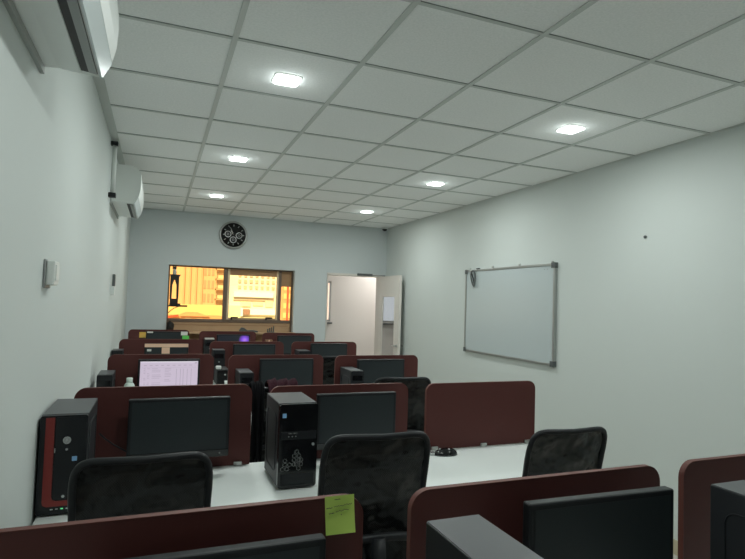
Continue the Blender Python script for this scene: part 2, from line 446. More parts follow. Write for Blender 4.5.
# ------------------------------------------------------------------ ceiling lights
def ceiling_light(x, y, label):
    t = thing('ceiling_light', label, 'light', (x, y, H + .006), 0, 'square led ceiling lights')
    b = MB()
    out = rrect(-.075, .075, -.075, .075, .028, 6); inn = rrect(-.0665, .0665, -.0665, .0665, .024, 6)
    bm = bmesh.new(); n = len(out)
    A = [bm.verts.new((p[0], p[1], 0)) for p in out]; B = [bm.verts.new((p[0], p[1], -.006)) for p in inn]
    for k in range(n): bm.faces.new((A[k], A[(k + 1) % n], B[(k + 1) % n], B[k]))
    bm.faces.new(A)
    bmesh.ops.recalc_face_normals(bm, faces=bm.faces); b._merge(bm, M['white_pl']); b.build('frame', t)
    b = MB(); b.prism(rrect(-.066, .066, -.066, .066, .024, 6), "z", -.010, -.0062, M['led_w']); b.build('diffuser', t)
    l = bpy.data.lights.new('led', 'AREA'); l.shape = 'SQUARE'; l.size = .13; l.energy = LP; l.color = (.93, 1.0, .97)
    lo = bpy.data.objects.new('led', l); C.objects.link(lo); lo.parent = t; lo.location = (0, 0, -.02)
    g = bpy.data.lights.new('bloom_helper', 'POINT'); g.energy = .38; g.shadow_soft_size = .03; g.color = (.9, 1.0, .98)  # added point lamp imitating the lens bloom around the panel
    go = bpy.data.objects.new('bloom_helper', g); C.objects.link(go); go.parent = t; go.location = (0, 0, -.10)
    return t
LP = 9.8
ceiling_light(.91, .345, 'square ceiling light nearest the camera on the left, left of the brown-red desks')
ceiling_light(.9, 2.12, 'square ceiling light in the middle of the left line of three')
ceiling_light(.9, 3.9, 'square ceiling light above the round clock, farthest of the left line')
ceiling_light(2.75, .32, 'square ceiling light nearest the camera on the right')
ceiling_light(2.75, 2.15, 'square ceiling light in the middle of the right line of three')
ceiling_light(2.75, 4.0, 'small far square ceiling light near the camera dome corner')

ceiling_light(.9, -1.48, 'square ceiling light above the nearest row, beyond the photo top on the left')
ceiling_light(2.75, -1.48, 'square ceiling light beyond the photo top on the right')
t = thing('security_camera', 'black dome security camera in the far ceiling corner', 'camera', (3.5, 5.2, H))
b = MB(); b.lathe([(.045, -.022), (.05, 0)], (0, 0, 0), M['white_pl'], 20); b.build('base', t)
b = MB(); b.lathe([(.005, -.055), (.022, -.05), (.034, -.038), (.038, -.0225)], (0, 0, 0), M['black_gl'], 20); b.build('dome', t)

# ------------------------------------------------------------------ wall clock
t = thing('wall_clock', 'round silver-rimmed black wall clock with three ring dials', 'clock', (1.272, YB, 2.485))
b = MB(); b.lathe([(.165, -.001), (.165, -.03), (.172, -.042), (.188, -.040), (.195, -.025), (.195, -.001)], (0, 0, 0), M['alu'], 48, 'y'); b.build('rim', t)
b = MB(); b.lathe([(.166, -.043), (.01, -.0432)], (0, 0, 0), M['black_matt'], 48, 'y'); face = b.build('face', t)
def ringy(b, cx, cz, r, w, m, y=-.0452, seg=28):
    for k in range(seg):
        a, c = 2 * PI * k / seg, 2 * PI * (k + 1) / seg
        b.quad([(cx + (r - w) * math.cos(a), y, cz + (r - w) * math.sin(a)), (cx + (r + w) * math.cos(a), y, cz + (r + w) * math.sin(a)), (cx + (r + w) * math.cos(c), y, cz + (r + w) * math.sin(c)), (cx + (r - w) * math.cos(c), y, cz + (r - w) * math.sin(c))], m)
for (cx, cz) in ((-.075, .008), (.075, -.004), (-.003, -.068)):
    b = MB(); ringy(b, cx, cz, .04, .006, M['silver']); ringy(b, cx, cz, .014, .003, M['silver']); b.build('dial', face)
for k in range(12):
    a = 2 * PI * k / 12; b = MB()
    c_, s_ = math.cos(a), math.sin(a)
    r1, r2, w = .118, .145, .006
    b.quad([(r1 * s_ - w * c_, -.0452, r1 * c_ + w * s_), (r1 * s_ + w * c_, -.0452, r1 * c_ - w * s_), (r2 * s_ + w * c_, -.0452, r2 * c_ - w * s_), (r2 * s_ - w * c_, -.0452, r2 * c_ + w * s_)], M['grey_pl']); b.build('hour_mark', face)
for (a, L_, w) in ((math.radians(-24), .115, .005), (math.radians(-32), .075, .006)):
    b = MB(); c_, s_ = math.cos(a), math.sin(a)
    b.prism([(-w * c_, w * s_), (w * c_, -w * s_), (L_ * s_ + w * .5 * c_, L_ * c_ - w * .5 * s_), (L_ * s_ - w * .5 * c_, L_ * c_ + w * .5 * s_)], 'y', -.049, -.0465, M['silver']); b.build('hand', t)

# ------------------------------------------------------------------ whiteboard on the right wall
t = thing('whiteboard', 'aluminium-framed whiteboard hung on the right wall', 'whiteboard', (XR, 2.185, 1.55))
hw, hh = .752, .455
b = MB(); b.box(-.022, -.004, -hw + .012, hw - .012, -hh + .012, hh - .012, M['wb']); b.build('writing_surface', t)
b = MB()
for (a, c, z0, z1) in ((-hw, hw, -hh, -hh + .022), (-hw, hw, hh - .022, hh), (-hw, -hw + .022, -hh + .022, hh - .022), (hw - .022, hw, -hh + .022, hh - .022)):
    b.box(-.030, 0, a, c, z0, z1, M['alu'], .003)
b.build('frame', t)
for sy in (-1, 1):
    for sz in (-1, 1):
        b = MB(); y0, y1 = sorted((sy * (hw + .004), sy * (hw - .045))); z0, z1 = sorted((sz * (hh + .004), sz * (hh - .045)))
        b.box(-.034, -.0305, y0, y1, z0, z1, M['dgrey'], .0015)
        yy0, yy1 = sorted((sy * (hw + .004), sy * (hw + .0005))); b.box(-.034, 0, yy0, yy1, z0, z1, M['dgrey'])
        b.build('corner_cap', t)
for y in (hw - .07, hw * .33, -hw * .28, -hw + .06):
    b = MB(); b.box(-.012, 0, y - .012, y + .012, hh + .0005, hh + .022, M['alu'], .003); b.build('hanging_tab', t)
b = MB(); b.box(-.0228, -.0222, -hw + .10, -hw + .115, hh - .055, hh - .048, M['grey_pl']); b.build('printed_mark', t)
b = MB(); b.box(-.0228, -.0222, -hw + .14, -hw + .155, hh - .055, hh - .048, M['grey_pl']); b.build('printed_mark', t)
b = MB(); b.box(-.034, -.008, .47, .52, hh + .001, hh + .012, M['black_pl'], .004)
o = b.build('whiteboard_marker'); o.location = (XR, 2.193, 1.55); tag(o, 'short black marker lying on the top edge of the whiteboard', 'marker')
# loop hanging in the board's upper far corner
b = MB()
pts = [(0, .055 * math.sin(a) * (.7 + .3 * math.cos(a)), .085 * math.cos(a)) for a in [2 * PI * k / 24 for k in range(24)]]
b.tube(pts, .009, M['dgrey'], 8, True)
b.tube([(-.004, .012, .06), (-.006, -.012, 0), (-.004, -.018, -.06)], .007, M['black_pl'], 8)
o = b.build('cable_loop'); o.location = (XR - .042, 2.193 + .56, 1.55 + .355)
o.rotation_euler = (math.radians(-12), 0, 0)
tag(o, 'dark cable loop hanging on the upper far corner of the whiteboard', 'cable')
b = MB(); b.lathe([(.009, 0), (.012, -.012), (.006, -.02)], (0, 0, 0), M['dgrey'], 10, 'x'); o = b.build('wall_hook'); o.location = (XR, .496, 2.139)
tag(o, 'tiny dark hook alone on the right wall', 'hook')

# ------------------------------------------------------------------ left wall fittings
t = thing('switch_box', 'small white switch box on the left wall, nearest the camera', 'switch', (XL, -.24, 1.67))
b = MB(); b.box(0, .008, -.055, .055, -.052, .048, M['grey_pl'], .003); b.build('back_plate', t)
b = MB(); b.box(.0081, .034, -.048, .048, -.042, .044, M['white_pl'], .005); b.build('cover', t)
b = MB(); b.box(.0342, .037, -.03, .03, -.025, .03, M['white_pl'], .001); b.build('rocker', t)
t = thing('remote_holder', 'white remote holder on the left wall below the far air conditioner', 'holder', (XL, 2.62, 1.60))
b = MB(); b.box(-.0008, .006, -.035, .035, 0, .10, M['white_pl'], .002); b.box(.0061, .034, -.033, .033, 0, .075, M['white_pl'], .003); b.build('tray', t)
t = thing('remote_control', 'dark remote control standing in the white wall holder', 'remote', (XL + .022, 2.62, 1.6755))
b = MB(); b.box(-.011, .011, -.026, .026, 0, .10, M['dgrey'], .004); b.build('body', t)
b = MB()
for k in range(3): b.box(.0112, .0125, -.016, .016, .02 + k * .025, .035 + k * .025, M['grey_pl'])
b.build('buttons', t)

def air_conditioner(x, y0, y1, z0, label):
    t = thing('air_conditioner', label, 'air conditioner', (x, (y0 + y1) / 2, z0), 0, 'wall air conditioners')
    L = (y1 - y0) / 2
    prof = [(.012, .002), (.05, .004), (.163, -.006), (.171, -.004), (.197, .046), (.208, .10), (.212, .165), (.208, .225), (.186, .27), (.15, .287), (.012, .287)]
    b = MB(); b.prism(prof, 'y', -L, L, M['white_pl']); b.build('housing', t)
    b = MB(); b.box(0, .0118, -L - .01, L + .004, -.022, .285, M['plate']); b.build('mounting_plate', t)
    b = MB(); b.prism([(.013, .0005), (.05, .0025), (.114, -.0024), (.114, -.0044), (.05, .0005), (.013, -.0015)], 'y', -L + .006, L - .006, M['ac_under']); b.build('underside', t)
    b = MB(); b.prism([(.116, -.0028), (.163, -.0071), (.163, -.0081), (.116, -.0038)], 'y', -L + .05, L - .03, M['ac_dark']); b.build('outlet', t)
    b = MB(); b.prism([(.138, -.007), (.162, -.0085), (.161, -.013), (.139, -.010)], 'y', -L + .06, L - .04, M['grey_pl'])
    b.build('louvre', t)
    b = MB(); b.prism([(.166, -.008), (.173, -.0065), (.1995, .0445), (.1975, .0445), (.172, -.0045)], 'y', -L - .003, L + .003, M['flap']); b.build('flap', t)
    b = MB(); b.prism([(.1995, .050), (.2105, .10), (.2145, .165), (.2105, .225), (.188, .272), (.1865, .2705), (.2085, .225), (.2125, .165), (.2085, .10), (.1975, .050)], 'y', -L - .003, L + .003, M['white_pl']); b.build('front_panel', t)
    return t
air_conditioner(XL, -1.42, -.52, 2.303, 'white split air conditioner on the left wall, cropped by the top corner')
air_conditioner(XL, 2.12, 2.98, 2.315, 'white split air conditioner far along the left wall')
t = thing('drain_pipe', 'white vertical pipe with black end caps beside the far air conditioner', 'pipe', (XL, 1.98, 2.33))
b = MB(); b.tube([(.028, 0, .02), (.028, 0, .38)], .016, M['white_pl'], 12); b.build('pipe', t)
b = MB(); b.box(0, .05, -.03, .03, -.01, .022, M['black_pl'], .004); b.build('lower_cap', t)
b = MB(); b.box(0, .05, -.025, .025, .375, .405, M['black_pl'], .004); b.build('upper_cap', t)

# ------------------------------------------------------------------ workstations
ZD = .82           # desk top
DY = {'F': -1.31, 'A': .20, 'B': 1.71, 'C': 3.15, 'D': 4.66}     # plane of the privacy screens
def desk(row, label):
    y1 = DY[row] + .02; y0 = y1 - .66
    t = thing('bench_desk', label, 'desk', (1.19, (y0 + y1) / 2, 0), 0, 'white bench desks')
    D = .33
    b = MB(); b.box(-1.22, 1.17, -D, D, ZD - .028, ZD, M['white_lam'], .003); b.build('desktop', t)
    for x in (-1.19, -.42, .42, 1.14):
        b = MB(); b.box(x - .0125, x + .0125, -D + .06, D - .04, 0, ZD - .0282, M['white_lam'], .002); b.build('leg', t)
    for x0, x1 in ((-1.177, -.433), (-.407, .407), (.433, 1.127)):
        b = MB(); b.box(x0, x1, D - .10, D - .082, .3, ZD - .0284, M['white_lam']); b.build('modesty_panel', t)
    return t
desk('F', 'white bench desk nearest the camera, under the green sticky note screen')
desk('A', 'white bench desk carrying the red-striped tower')
desk('B', 'white bench desk carrying the lit spreadsheet monitor')
desk('C', 'white bench desk carrying the monitor with peach tape')
desk('D', 'white bench desk farthest away, just before the amber window')

def screen(row, x0, x1, label, up=0.):
    hb = .3545 + up
    t = thing('desk_screen', label, 'desk screen', ((x0 + x1) / 2, DY[row], ZD), 0, 'maroon desk screens')
    w = (x1 - x0) / 2 + .014
    b = MB(); b.prism(rrect(-w + .0015, w - .0015, 0.004, hb, .045, 8, (0, 0, 1, 1)), 'y', -.008, .008, M['maroon']); b.build('board', t)
    # edge band: a ribbon round the outline
    b = MB(); out = rrect(-w, w, .0025, hb + .0015, .0465, 8, (0, 0, 1, 1)); inn = rrect(-w + .0017, w - .0017, .0043, hb - .0002, .045, 8, (0, 0, 1, 1))
    n = len(out); bm = bmesh.new()
    def V(p, y): return bm.verts.new((p[0], y, p[1]))
    O0 = [V(p, -.0085) for p in out]; O1 = [V(p, .0085) for p in out]; I0 = [V(p, -.0085) for p in inn]; I1 = [V(p, .0085) for p in inn]
    for i in range(n):
        j = (i + 1) % n
        bm.faces.new((O0[i], O0[j], O1[j], O1[i])); bm.faces.new((O0[i], I0[i], I0[j], O0[j])); bm.faces.new((O1[j], I1[j], I1[i], O1[i])); bm.faces.new((I0[i], I1[i], I1[j], I0[j]))
    bmesh.ops.recalc_face_normals(bm, faces=bm.faces)
    b._merge(bm, M['maroon_edge']); b.build('edge_band', t)
    for x in (-w + .055, w * .02 + .0, w - .055):
        b = MB(); b.box(x - .018, x + .018, -.02, -.009, .0005, .02, M['alu'], .002); b.box(x - .018, x + .018, .009, .02, .0005, .02, M['alu'], .002); b.build('clip', t)
    return t
W = {}
S = [('F', .035, .757, 'maroon desk screen with a green sticky note on its top corner'),
     ('F', .900, 1.637, 'maroon desk screen in the nearest row, behind the big monitor at bottom right'),
     ('F', 1.755, 2.40, 'maroon desk screen cut by the right edge of the photo'),
     ('A', .032, .755, 'maroon desk screen behind the red-striped tower'),
     ('A', .870, 1.575, 'maroon desk screen behind the tower with the honeycomb front'),
     ('A', 1.712, 2.395, 'bare maroon desk screen with no monitor before it'),
     ('B', .046, .72, 'maroon desk screen behind the lit spreadsheet monitor'),
     ('B', .852, 1.55, 'maroon desk screen behind the monitor right of the spreadsheet monitor'),
     ('B', 1.676, 2.375, 'maroon desk screen before the open door, beside an empty mesh chair'),
     ('C', .031, .735, 'maroon desk screen behind the monitor taped along its top'),
     ('C', .842, 1.548, 'maroon desk screen in the fourth row from the camera, middle one'),
     ('C', 1.66, 2.345, 'maroon desk screen in the fourth row from the camera, right one'),
     ('D', .040, .70, 'maroon desk screen with a yellow note, farthest row at the left wall'),
     ('D', .845, 1.515, 'maroon desk screen behind the violet-glowing monitor'),
     ('D', 1.625, 2.29, 'maroon desk screen in the farthest row, right one below the window')]
UP = {('F', 0): .005, ('A', 0): .022, ('B', 0): .017, ('C', 0): .02, ('D', 0): .026, ('A', 1): .007, ('B', 1): .008, ('D', 1): .014}
for i, s_ in enumerate(S): screen(*s_, up=UP.get((s_[0], i % 3), 0.))

# ---- monitors
def monitor(x0, x1, y, top, label, face='screen', rz=0., name='monitor'):
    w = (x1 - x0) / 2; h = .262 if w > .19 else .25
    zt = top - ZD; zb = zt - h
    t = thing('monitor', label, 'monitor', ((x0 + x1) / 2, y, ZD), rz, 'black computer monitors')
    b = MB(); b.box(-w, w, -.012, .018, zb, zt, M['black_pl'], .005)
    b.box(-w * .6, w * .6, .018, .04, zb + .05, zt - .05, M['black_matt'], .01); b.build('housing', t)
    b = MB(); b.box(-w + .003, w - .003, -.0140, -.0122, zb + .003, zb + .032, M['black_gl'], .001); b.build('lower_bezel', t)
    # screen
    b = MB(); sx, sz0, sz1 = w - .014, zb + .034, zt - .014
    b.box(-sx, sx, -.0128, -.0122, sz0, sz1, M[face])
    if face == 'sheet':
        H_ = sz1 - sz0; Y = -.0131
        def r(u0, u1, v0, v1, m): b.quad([(-sx + 2 * sx * u0, Y, sz0 + H_ * v0), (-sx + 2 * sx * u1, Y, sz0 + H_ * v0), (-sx + 2 * sx * u1, Y, sz0 + H_ * v1), (-sx + 2 * sx * u0, Y, sz0 + H_ * v1)], M[m])
        r(0, 1, .955, 1, 'sheet_h'); r(.94, .985, .93, .96, 'sheet_l')
        for k in range(9): r(.06 + k * .098, .06 + k * .098 + .05, .86, .885, 'sheet_t')
        r(.03, .97, .80, .806, 'sheet_t')
        rnd = random.Random(3)
        for q in range(14):
            v = .76 - q * .05
            for (u0, u1) in ((.06, .10), (.12, .17), (.20, .36), (.42, .54)):
                if rnd.random() < .8 and v > .2: r(u0, u0 + (u1 - u0) * rnd.uniform(.6, 1), v, v + .018, 'sheet_t')
        for u in (.62, .69, .74, .81, .88): r(u, u + .006, .03, .76, 'sheet_l')
    b.build('display', t)
    b = MB(); b.lathe([(.0035, -.0152), (.0035, -.0141)], (w - .04, 0, zb + .017), M['grey_pl'], 8, 'y'); b.build('power_button', t)
    b = MB(); b.box(-.03, .03, .018, .042, .012, zb + .10, M['black_pl'], .006); b.build('stand_neck', t)
    b = MB(); b.prism(rrect(-.11, .11, -.085, .06, .04, 6), 'z', .0005, .012, M['black_gl']); b.build('stand_base', t)
    return t
mons = {}
mons['F1'] = monitor(.235, .658, -1.405, 1.140, 'black monitor at the bottom edge, below the green sticky note', rz=0)
mons['F2'] = monitor(1.132, 1.562, -1.42, 1.157, 'large black monitor in the nearest row, bottom right of the photo', rz=-.03)
mons['A1'] = monitor(.237, .655, .08, 1.163, 'switched-off monitor right of the red-striped tower')
mons['A2'] = monitor(1.055, 1.462, .07, 1.161, 'switched-off monitor right of the honeycomb-front tower')
mons['B1'] = monitor(.228, .630, 1.60, 1.170, 'lit monitor showing a lilac spreadsheet', 'sheet')
mons['B2'] = monitor(1.05, 1.455, 1.60, 1.166, 'switched-off monitor behind the chair with a maroon cloth')
mons['B3'] = monitor(1.812, 2.215, 1.60, 1.155, 'switched-off monitor straight in front of the open door')
mons['C1'] = monitor(.238, .625, 3.04, 1.162, 'black monitor with peach tape along its top edge')
mons['C2'] = monitor(1.04, 1.455, 3.04, 1.158, 'switched-off monitor in the middle of the fourth row')
mons['C3'] = monitor(1.822, 2.215, 3.04, 1.166, 'switched-off monitor at the right of the fourth row')
mons['D1'] = monitor(.222, .690, 4.55, 1.186, 'black monitor with sticky notes on its corners, farthest row')
mons['D2'] = monitor(1.032, 1.438, 4.55, 1.158, 'monitor with a violet glow in its lower right corner', 'wallpaper')
mons['D3'] = monitor(1.785, 2.235, 4.55, 1.148, 'switched-off monitor in the farthest row, below the window right end')

def note(x0, x1, z0, z1, y, m, label, name='sticky_note', scrib=0, tilt=0., cat='note', ruffle=.004):
    t = thing(name, label, cat, ((x0 + x1) / 2, y, z0))
    w, h = (x1 - x0) / 2, z1 - z0
    bm = bmesh.new(); n = 8; g = []
    for i in range(n + 1):
        v = i / n
        g.append([bm.verts.new((-w + 2 * w * j / 4 + tilt * h * (1 - v), -.0006 - ruffle * (1 - v) ** 2 * (1 + .5 * (j / 4)), h * v)) for j in range(5)])
    for i in range(n):
        for j in range(4): bm.faces.new((g[i][j], g[i][j + 1], g[i + 1][j + 1], g[i + 1][j]))
    b = MB(); b._merge(bm, m); b.build('paper', t, smooth=True)
    if scrib:
        b = MB(); rnd = random.Random(5)
        def stroke(u0, u1, v, amp, slope):
            k = 26
            P = []
            for i in range(k + 1):
                u = u0 + (u1 - u0) * i / k
                vv = v + slope * (u - u0) + amp * rnd.uniform(-1, 1)
                P.append((-w + 2 * w * u + tilt * h * (1 - vv), -.0015 - ruffle * (1 - vv) ** 2 * 1.5, h * vv))
            b.tube(P, .00055, M['ink'], 4)
        stroke(.32, .52, .90, .012, .05); stroke(.05, .24, .69, .014, .06); stroke(.30, .92, .72, .016, .06)
        stroke(.12, .30, .55, .012, .06); stroke(.36, .80, .585, .02, .08); stroke(.53, .55, .50, .01, 0)
        b.build('handwriting', t)
    return t
note(.681, .747, 1.104, 1.184, -1.3195, M['note_g'], 'lime green sticky note with handwriting on the nearest screen', scrib=1, tilt=.05)
note(.147, .226, 1.105, 1.170, 4.6505, M['note_y'], 'yellow sticky note left of the farthest left monitor')
YD1 = 4.55 - .0135
note(.235, .30, 1.168, 1.185, YD1, M['note_w'], 'white paper slip on the top left corner of the farthest left monitor', name='paper_slip', ruffle=.001)
note(.612, .688, 1.143, 1.187, YD1 - .0008, M['note_w'], 'pale grey sticky note on the top right corner of the farthest left monitor', ruffle=.002)
note(.628, .705, 1.075, 1.140, YD1 - .003, M['note_gg'], 'bright green sticky note on the farthest left monitor', ruffle=.002)
YC1 = 3.04 - .0135
note(.240, .622, 1.130, 1.162, YC1, M['tape'], 'strip of peach tape along the top of the fourth-row left monitor', 'tape_strip', cat='tape', ruffle=.001)
note(.388, .458, 1.07, 1.128, YC1, M['tape'], 'square peach paper label at the middle of the taped monitor', 'paper_label', cat='label', ruffle=.001)
note(.262, .298, 1.092, 1.112, YC1, M['note_w'], 'small white label at the left of the taped monitor', 'paper_label', cat='label', ruffle=.001)

# ---- tower computers
def tower(x0, x1, yf, yb, h, label, style='plain', rz=0.):
    w = (x1 - x0) / 2; d = (yb - yf)
    t = thing('computer_tower', label, 'computer', ((x0 + x1) / 2, (yf + yb) / 2, ZD), rz, 'black tower computers')
    D = d / 2; f = -D
    b = MB(); b.box(-w, w, f + .022, D, .010, h, M['case'], .0025)
    b.box(-w + .002, w - .002, f + .024, D - .002, h + .0001, h + .0015, M['case_top']); b.build('case', t)
    b = MB()
    b.prism(rrect(-w, w, .008, h, .008 if style != 'honey' else .012, 4), 'y', f, f + .0218, M['black_pl'] if style != 'honey' else M['black_gl']); fp = b.build('front_panel', t)
    for sx in (-1, 1):
        for yy in (f + .05, D - .03):
            q = MB(); q.lathe([(.011, .0005), (.013, .0098)], (sx * (w - .022), yy, 0), M['black_matt'], 10); q.build('foot', t)
    # recess outline pressed into both side panels
    for sx in (-1, 1):
        q = MB(); o = rrect(f + .06, D - .04, .06, h - .05, .03, 5)
        q.tube([(sx * (w + .0004), p[0], p[1]) for p in o], .0022, M['black_pl'], 6, True); q.build('side_panel', t)
    def disc(cx, cz, r, m, name, th=.003, par=None):
        q = MB(); q.lathe([(r, f - th), (r, f - .0002)], (cx, 0, cz), m, 20, 'y'); return q.build(name, par or fp)
    if style == 'red':
        q = MB()
        # L-shaped red band: down the left side and along the foot
        u = .028
        prof = [(-w + .018, h - .006), (-w + .018 + u, h - .006), (-w + .018 + u, .068), (-w + .022 + u, .058), (-w + .032 + u, .054), (w - .004, .054), (w - .004, .036), (-w + .032, .036), (-w + .021, .042), (-w + .018, .052)]
        q.prism(prof, 'y', f - .0035, f - .0002, M['red']); q.build('red_band', fp)
        q = MB(); q.prism(rrect(-w + .050, w - .004, .058, h - .006, .006, 3), 'y', f - .002, f - .0002, M['black_pl']); q.build('door_plate', fp)
        k = disc(.012, .264, .0130, M['silver'], 'power_button', .006)
        q = MB(); ringy(q, .012, .264, .008, .0018, M['grey_pl'], f - .0065, 16); q.build('button_ring', fp)
        disc(.012, .232, .0042, M['silver'], 'reset_button', .004)
        disc(.008, .069, .005, M['silver'], 'badge', .004)
        q = MB(); q.box(-.026, -.0235, f - .0035, f - .0021, .222, .238, M['silver']); q.build('drive_lamp', fp)
        q = MB(); q.box(.030, .046, f - .0035, f - .0021, .190, .206, M['blue']); q.build('sticker', fp)
        for k_, m_ in enumerate(('silver', 'grey_pl', 'led_g', 'silver')):
            q = MB(); xx = -.030 + k_ * .016; q.box(xx, xx + .008, f - .0015, f - .0002, .024, .028, M[m_]); q.build('port', fp)
    elif style == 'honey':
        q = MB(); q.box(-w + .012, -w + .028, f - .001, f - .0002, h - .055, h - .037, M['blue']); q.build('sticker', fp)
        q = MB(); q.box(-w + .010, w - .006, f - .002, f - .0002, h - .145, h - .112, M['black_pl'], .0006); io = q.build('port_strip', fp)
        for (xx, ww) in ((-w + .038, .016), (-w + .060, .016)):
            q = MB(); q.box(xx, xx + ww, f - .0035, f - .0022, h - .121, h - .117, M['silver']); q.build('port', fp)
        for xx in (-w + .04, -w + .055, -w + .07):
            q = MB(); q.lathe([(.0025, f - .0035), (.0025, f - .0022)], (xx, 0, h - .132), M['grey_pl'], 10, 'y'); q.build('jack', fp)
        q = MB(); q.lathe([(.0055, f - .004), (.0055, f - .0002)], (w - .018, 0, h - .168), M['grey_pl'], 14, 'y'); q.build('power_button', fp)
        q = MB(); q.box(-w + .012, w - .012, f - .0035, f - .0002, .020, .066, M['black_pl'], .002); q.build('foot_grille', fp)
        q = MB(); r = .0098
        cells = [(1.22 * a_, .08 + 1.22 * (b_ - .08)) for a_, b_ in ((-.052, .085), (-.036, .085), (-.044, .099), (-.028, .099), (-.044, .113), (-.012, .113), (-.004, .099), (.004, .085), (.004, .113), (-.012, .127), (-.004, .141), (.004, .127), (.012, .113), (-.012, .099), (.012, .099))]
        for (cx, cz) in cells:
            P = [(cx + r * .86 * math.cos(PI / 6 + PI / 3 * k), f - .001, cz + r * .86 * math.sin(PI / 6 + PI / 3 * k)) for k in range(6)]
            q.tube(P, .0008, M['silver'], 4, True)
        q.build('honeycomb_vents', fp)
    else:
        q = MB(); q.box(-w + .012, w - .012, f - .003, f - .0002, h * .74, h * .88, M['black_gl'], .0006); q.build('drive_bay', fp)
        q = MB(); q.lathe([(.007, f - .003), (.007, f - .0002)], (0, 0, h * .62), M['grey_pl'], 12, 'y'); q.build('power_button', fp)
        q = MB()
        for k in range(5): q.box(-w + .016, w - .016, f - .002, f - .0002, h * .15 + k * .012, h * .15 + k * .012 + .005, M['black_gl'])
        q.build('vent_slots', fp)
    return t
tower(-.031, .118, -.245, .095, .35, 'black tower with a red L-shaped band on its front, by the left wall', 'red')
tower(.820, .983, -.205, .085, .35, 'black tower with a white honeycomb pattern on its front', 'honey')
tower(.846, .968, -1.775, -1.47, .350, 'black tower at the bottom edge, left of the large monitor')
tower(1.646, 1.77, -1.775, -1.47, .350, 'black tower cut by the right edge of the photo')
tower(-.004, .088, 1.40, 1.66, .272, 'black tower by the left wall, left of the spreadsheet monitor')
tower(.885, .980, 1.42, 1.67, .268, 'black tower in the third row, left of the monitor behind the maroon cloth')
tower(1.695, 1.795, 1.40, 1.67, .27, 'black tower left of the monitor in front of the open door')
tower(-.030, .062, 2.93, 3.12, .287, 'small black tower by the left wall in the fourth row')
tower(.846, .956, 2.94, 3.12, .287, 'black tower in the middle of the fourth row, behind the power supply box')
tower(1.672, 1.792, 2.92, 3.12, .278, 'black tower left of the fourth-row right monitor')
tower(.882, .998, 4.40, 4.63, .28, 'black tower left of the violet-glowing monitor')

# small desk things
t = thing('power_supply_box', 'black power supply box standing before the fourth-row middle tower', 'power supply', (.905, 2.74, ZD))
b = MB(); b.box(-.052, .052, -.12, .12, .004, .145, M['black_matt'], .005); b.build('case', t)
b = MB(); b.box(-.046, .046, -.124, -.1205, .02, .135, M['black_gl'], .001); b.build('front_panel', t)
b = MB(); b.lathe([(.008, -.128), (.008, -.1245)], (.02, 0, .10), M['grey_pl'], 12, 'y'); b.build('switch', t)
b = MB(); b.box(-.025, .02, -.02, .02, 0, .028, M['white_pl'], .005); o = b.build('plug_adapter'); o.location = (.872, 2.66, ZD + .1455)
tag(o, 'small white adapter on top of the black power supply box', 'adapter')
b = MB(); b.lathe([(.012, 0), (.016, .002), (.018, .05), (.0165, .05), (.014, .004)], (0, 0, 0), M['white_pl'], 16); o = b.build('paper_cup'); o.location = (.935, 2.575, ZD)
tag(o, 'small white cup in front of the black power supply box', 'cup')
t = thing('bottle', 'pale plastic bottle left of the spreadsheet monitor', 'bottle', (.185, 1.45, ZD - .0))
b = MB(); b.lathe([(.030, 0), (.033, .006), (.033, .188), (.031, .200), (.024, .212), (.018, .2165)], (0, 0, 0), M['bottle'], 24); b.build('body', t)
b = MB(); b.lathe([(.019, .217), (.019, .244), (.017, .247)], (0, 0, 0), M['bottle'], 20); b.build('cap', t)
b = MB(); b.prism([(-.045, 0), (.045, 0), (.05, .02), (.04, .045), (0, .05), (-.04, .04), (-.05, .02)], 'y', -.03, .03, M['redbag']); o = b.build('pouch'); o.location = (.93, 4.33, ZD); tag(o, 'small red pouch before the tower of the farthest row', 'pouch')
b = MB(); b.box(-.045, .045, -.03, .03, 0, .275, M['carton'], .003); b.box(-.008, .008, -.0306, -.0301, .1, .275, M['tape']); o = b.build('carton'); o.location = (1.672, 4.53, ZD); tag(o, 'small brown carton left of the farthest right monitor', 'box')
b = MB(); b.box(-.055, .055, -.05, .05, 0, .012, M['note_w'], .002); o = b.build('folded_paper'); o.location = (.94, 4.50, ZD + .282); tag(o, 'folded pale paper on the tower of the farthest row', 'paper')

# mouse on the empty desk
t = thing('computer_mouse', 'black mouse on the empty white desk, before the bare screen', 'mouse', (1.765, .09, ZD), math.radians(80))
bm = bmesh.new(); bmesh.ops.create_uvsphere(bm, u_segments=20, v_segments=12, radius=1)
for v in bm.verts: v.co = Vector((v.co.x * .034, v.co.y * .066, (max(v.co.z, -.05) + .05) * .036 * (1 - .15 * v.co.y)))
b = MB(); b._merge(bm, M['black_gl']); b.build('shell', t, smooth=True)
b = MB(); b.lathe([(.008, -.004), (.008, .004)], (0, .03, .028), M['silver'], 12, 'x'); b.build('scroll_wheel', t)
b = MB(); b.tube([(0, .055, .008), (.004, .085, .006), (-.01, .12, .005), (-.03, .16, .004), (-.02, .21, .004)], .0028, M['grey_pl'], 6); b.build('cord', t)
b = MB(); b.box(-.011, .011, .058, .085, .0005, .018, M['silver'], .004); b.build('plug', t)
b = MB(); b.tube([(1.005, .02, ZD + .004), (1.02, -.02, ZD + .004), (1.0, -.04, ZD + .02), (1.012, .0, ZD + .05), (1.02, .05, ZD + .03)], .004, M['grey_pl'], 6)
b.box(.996, 1.02, -.03, .0, ZD + .001, ZD + .016, M['silver'], .003)
tag(b.build('video_cable'), 'grey cable with silver plug between the honeycomb tower and its monitor', 'cable')
b = MB(); b.tube([(.13, .11, ZD + .20), (.15, .14, ZD + .17), (.18, .16, ZD + .14), (.24, .165, ZD + .10), (.32, .165, ZD + .085), (.40, .15, ZD + .13)], .0035, M['black_pl'], 6)
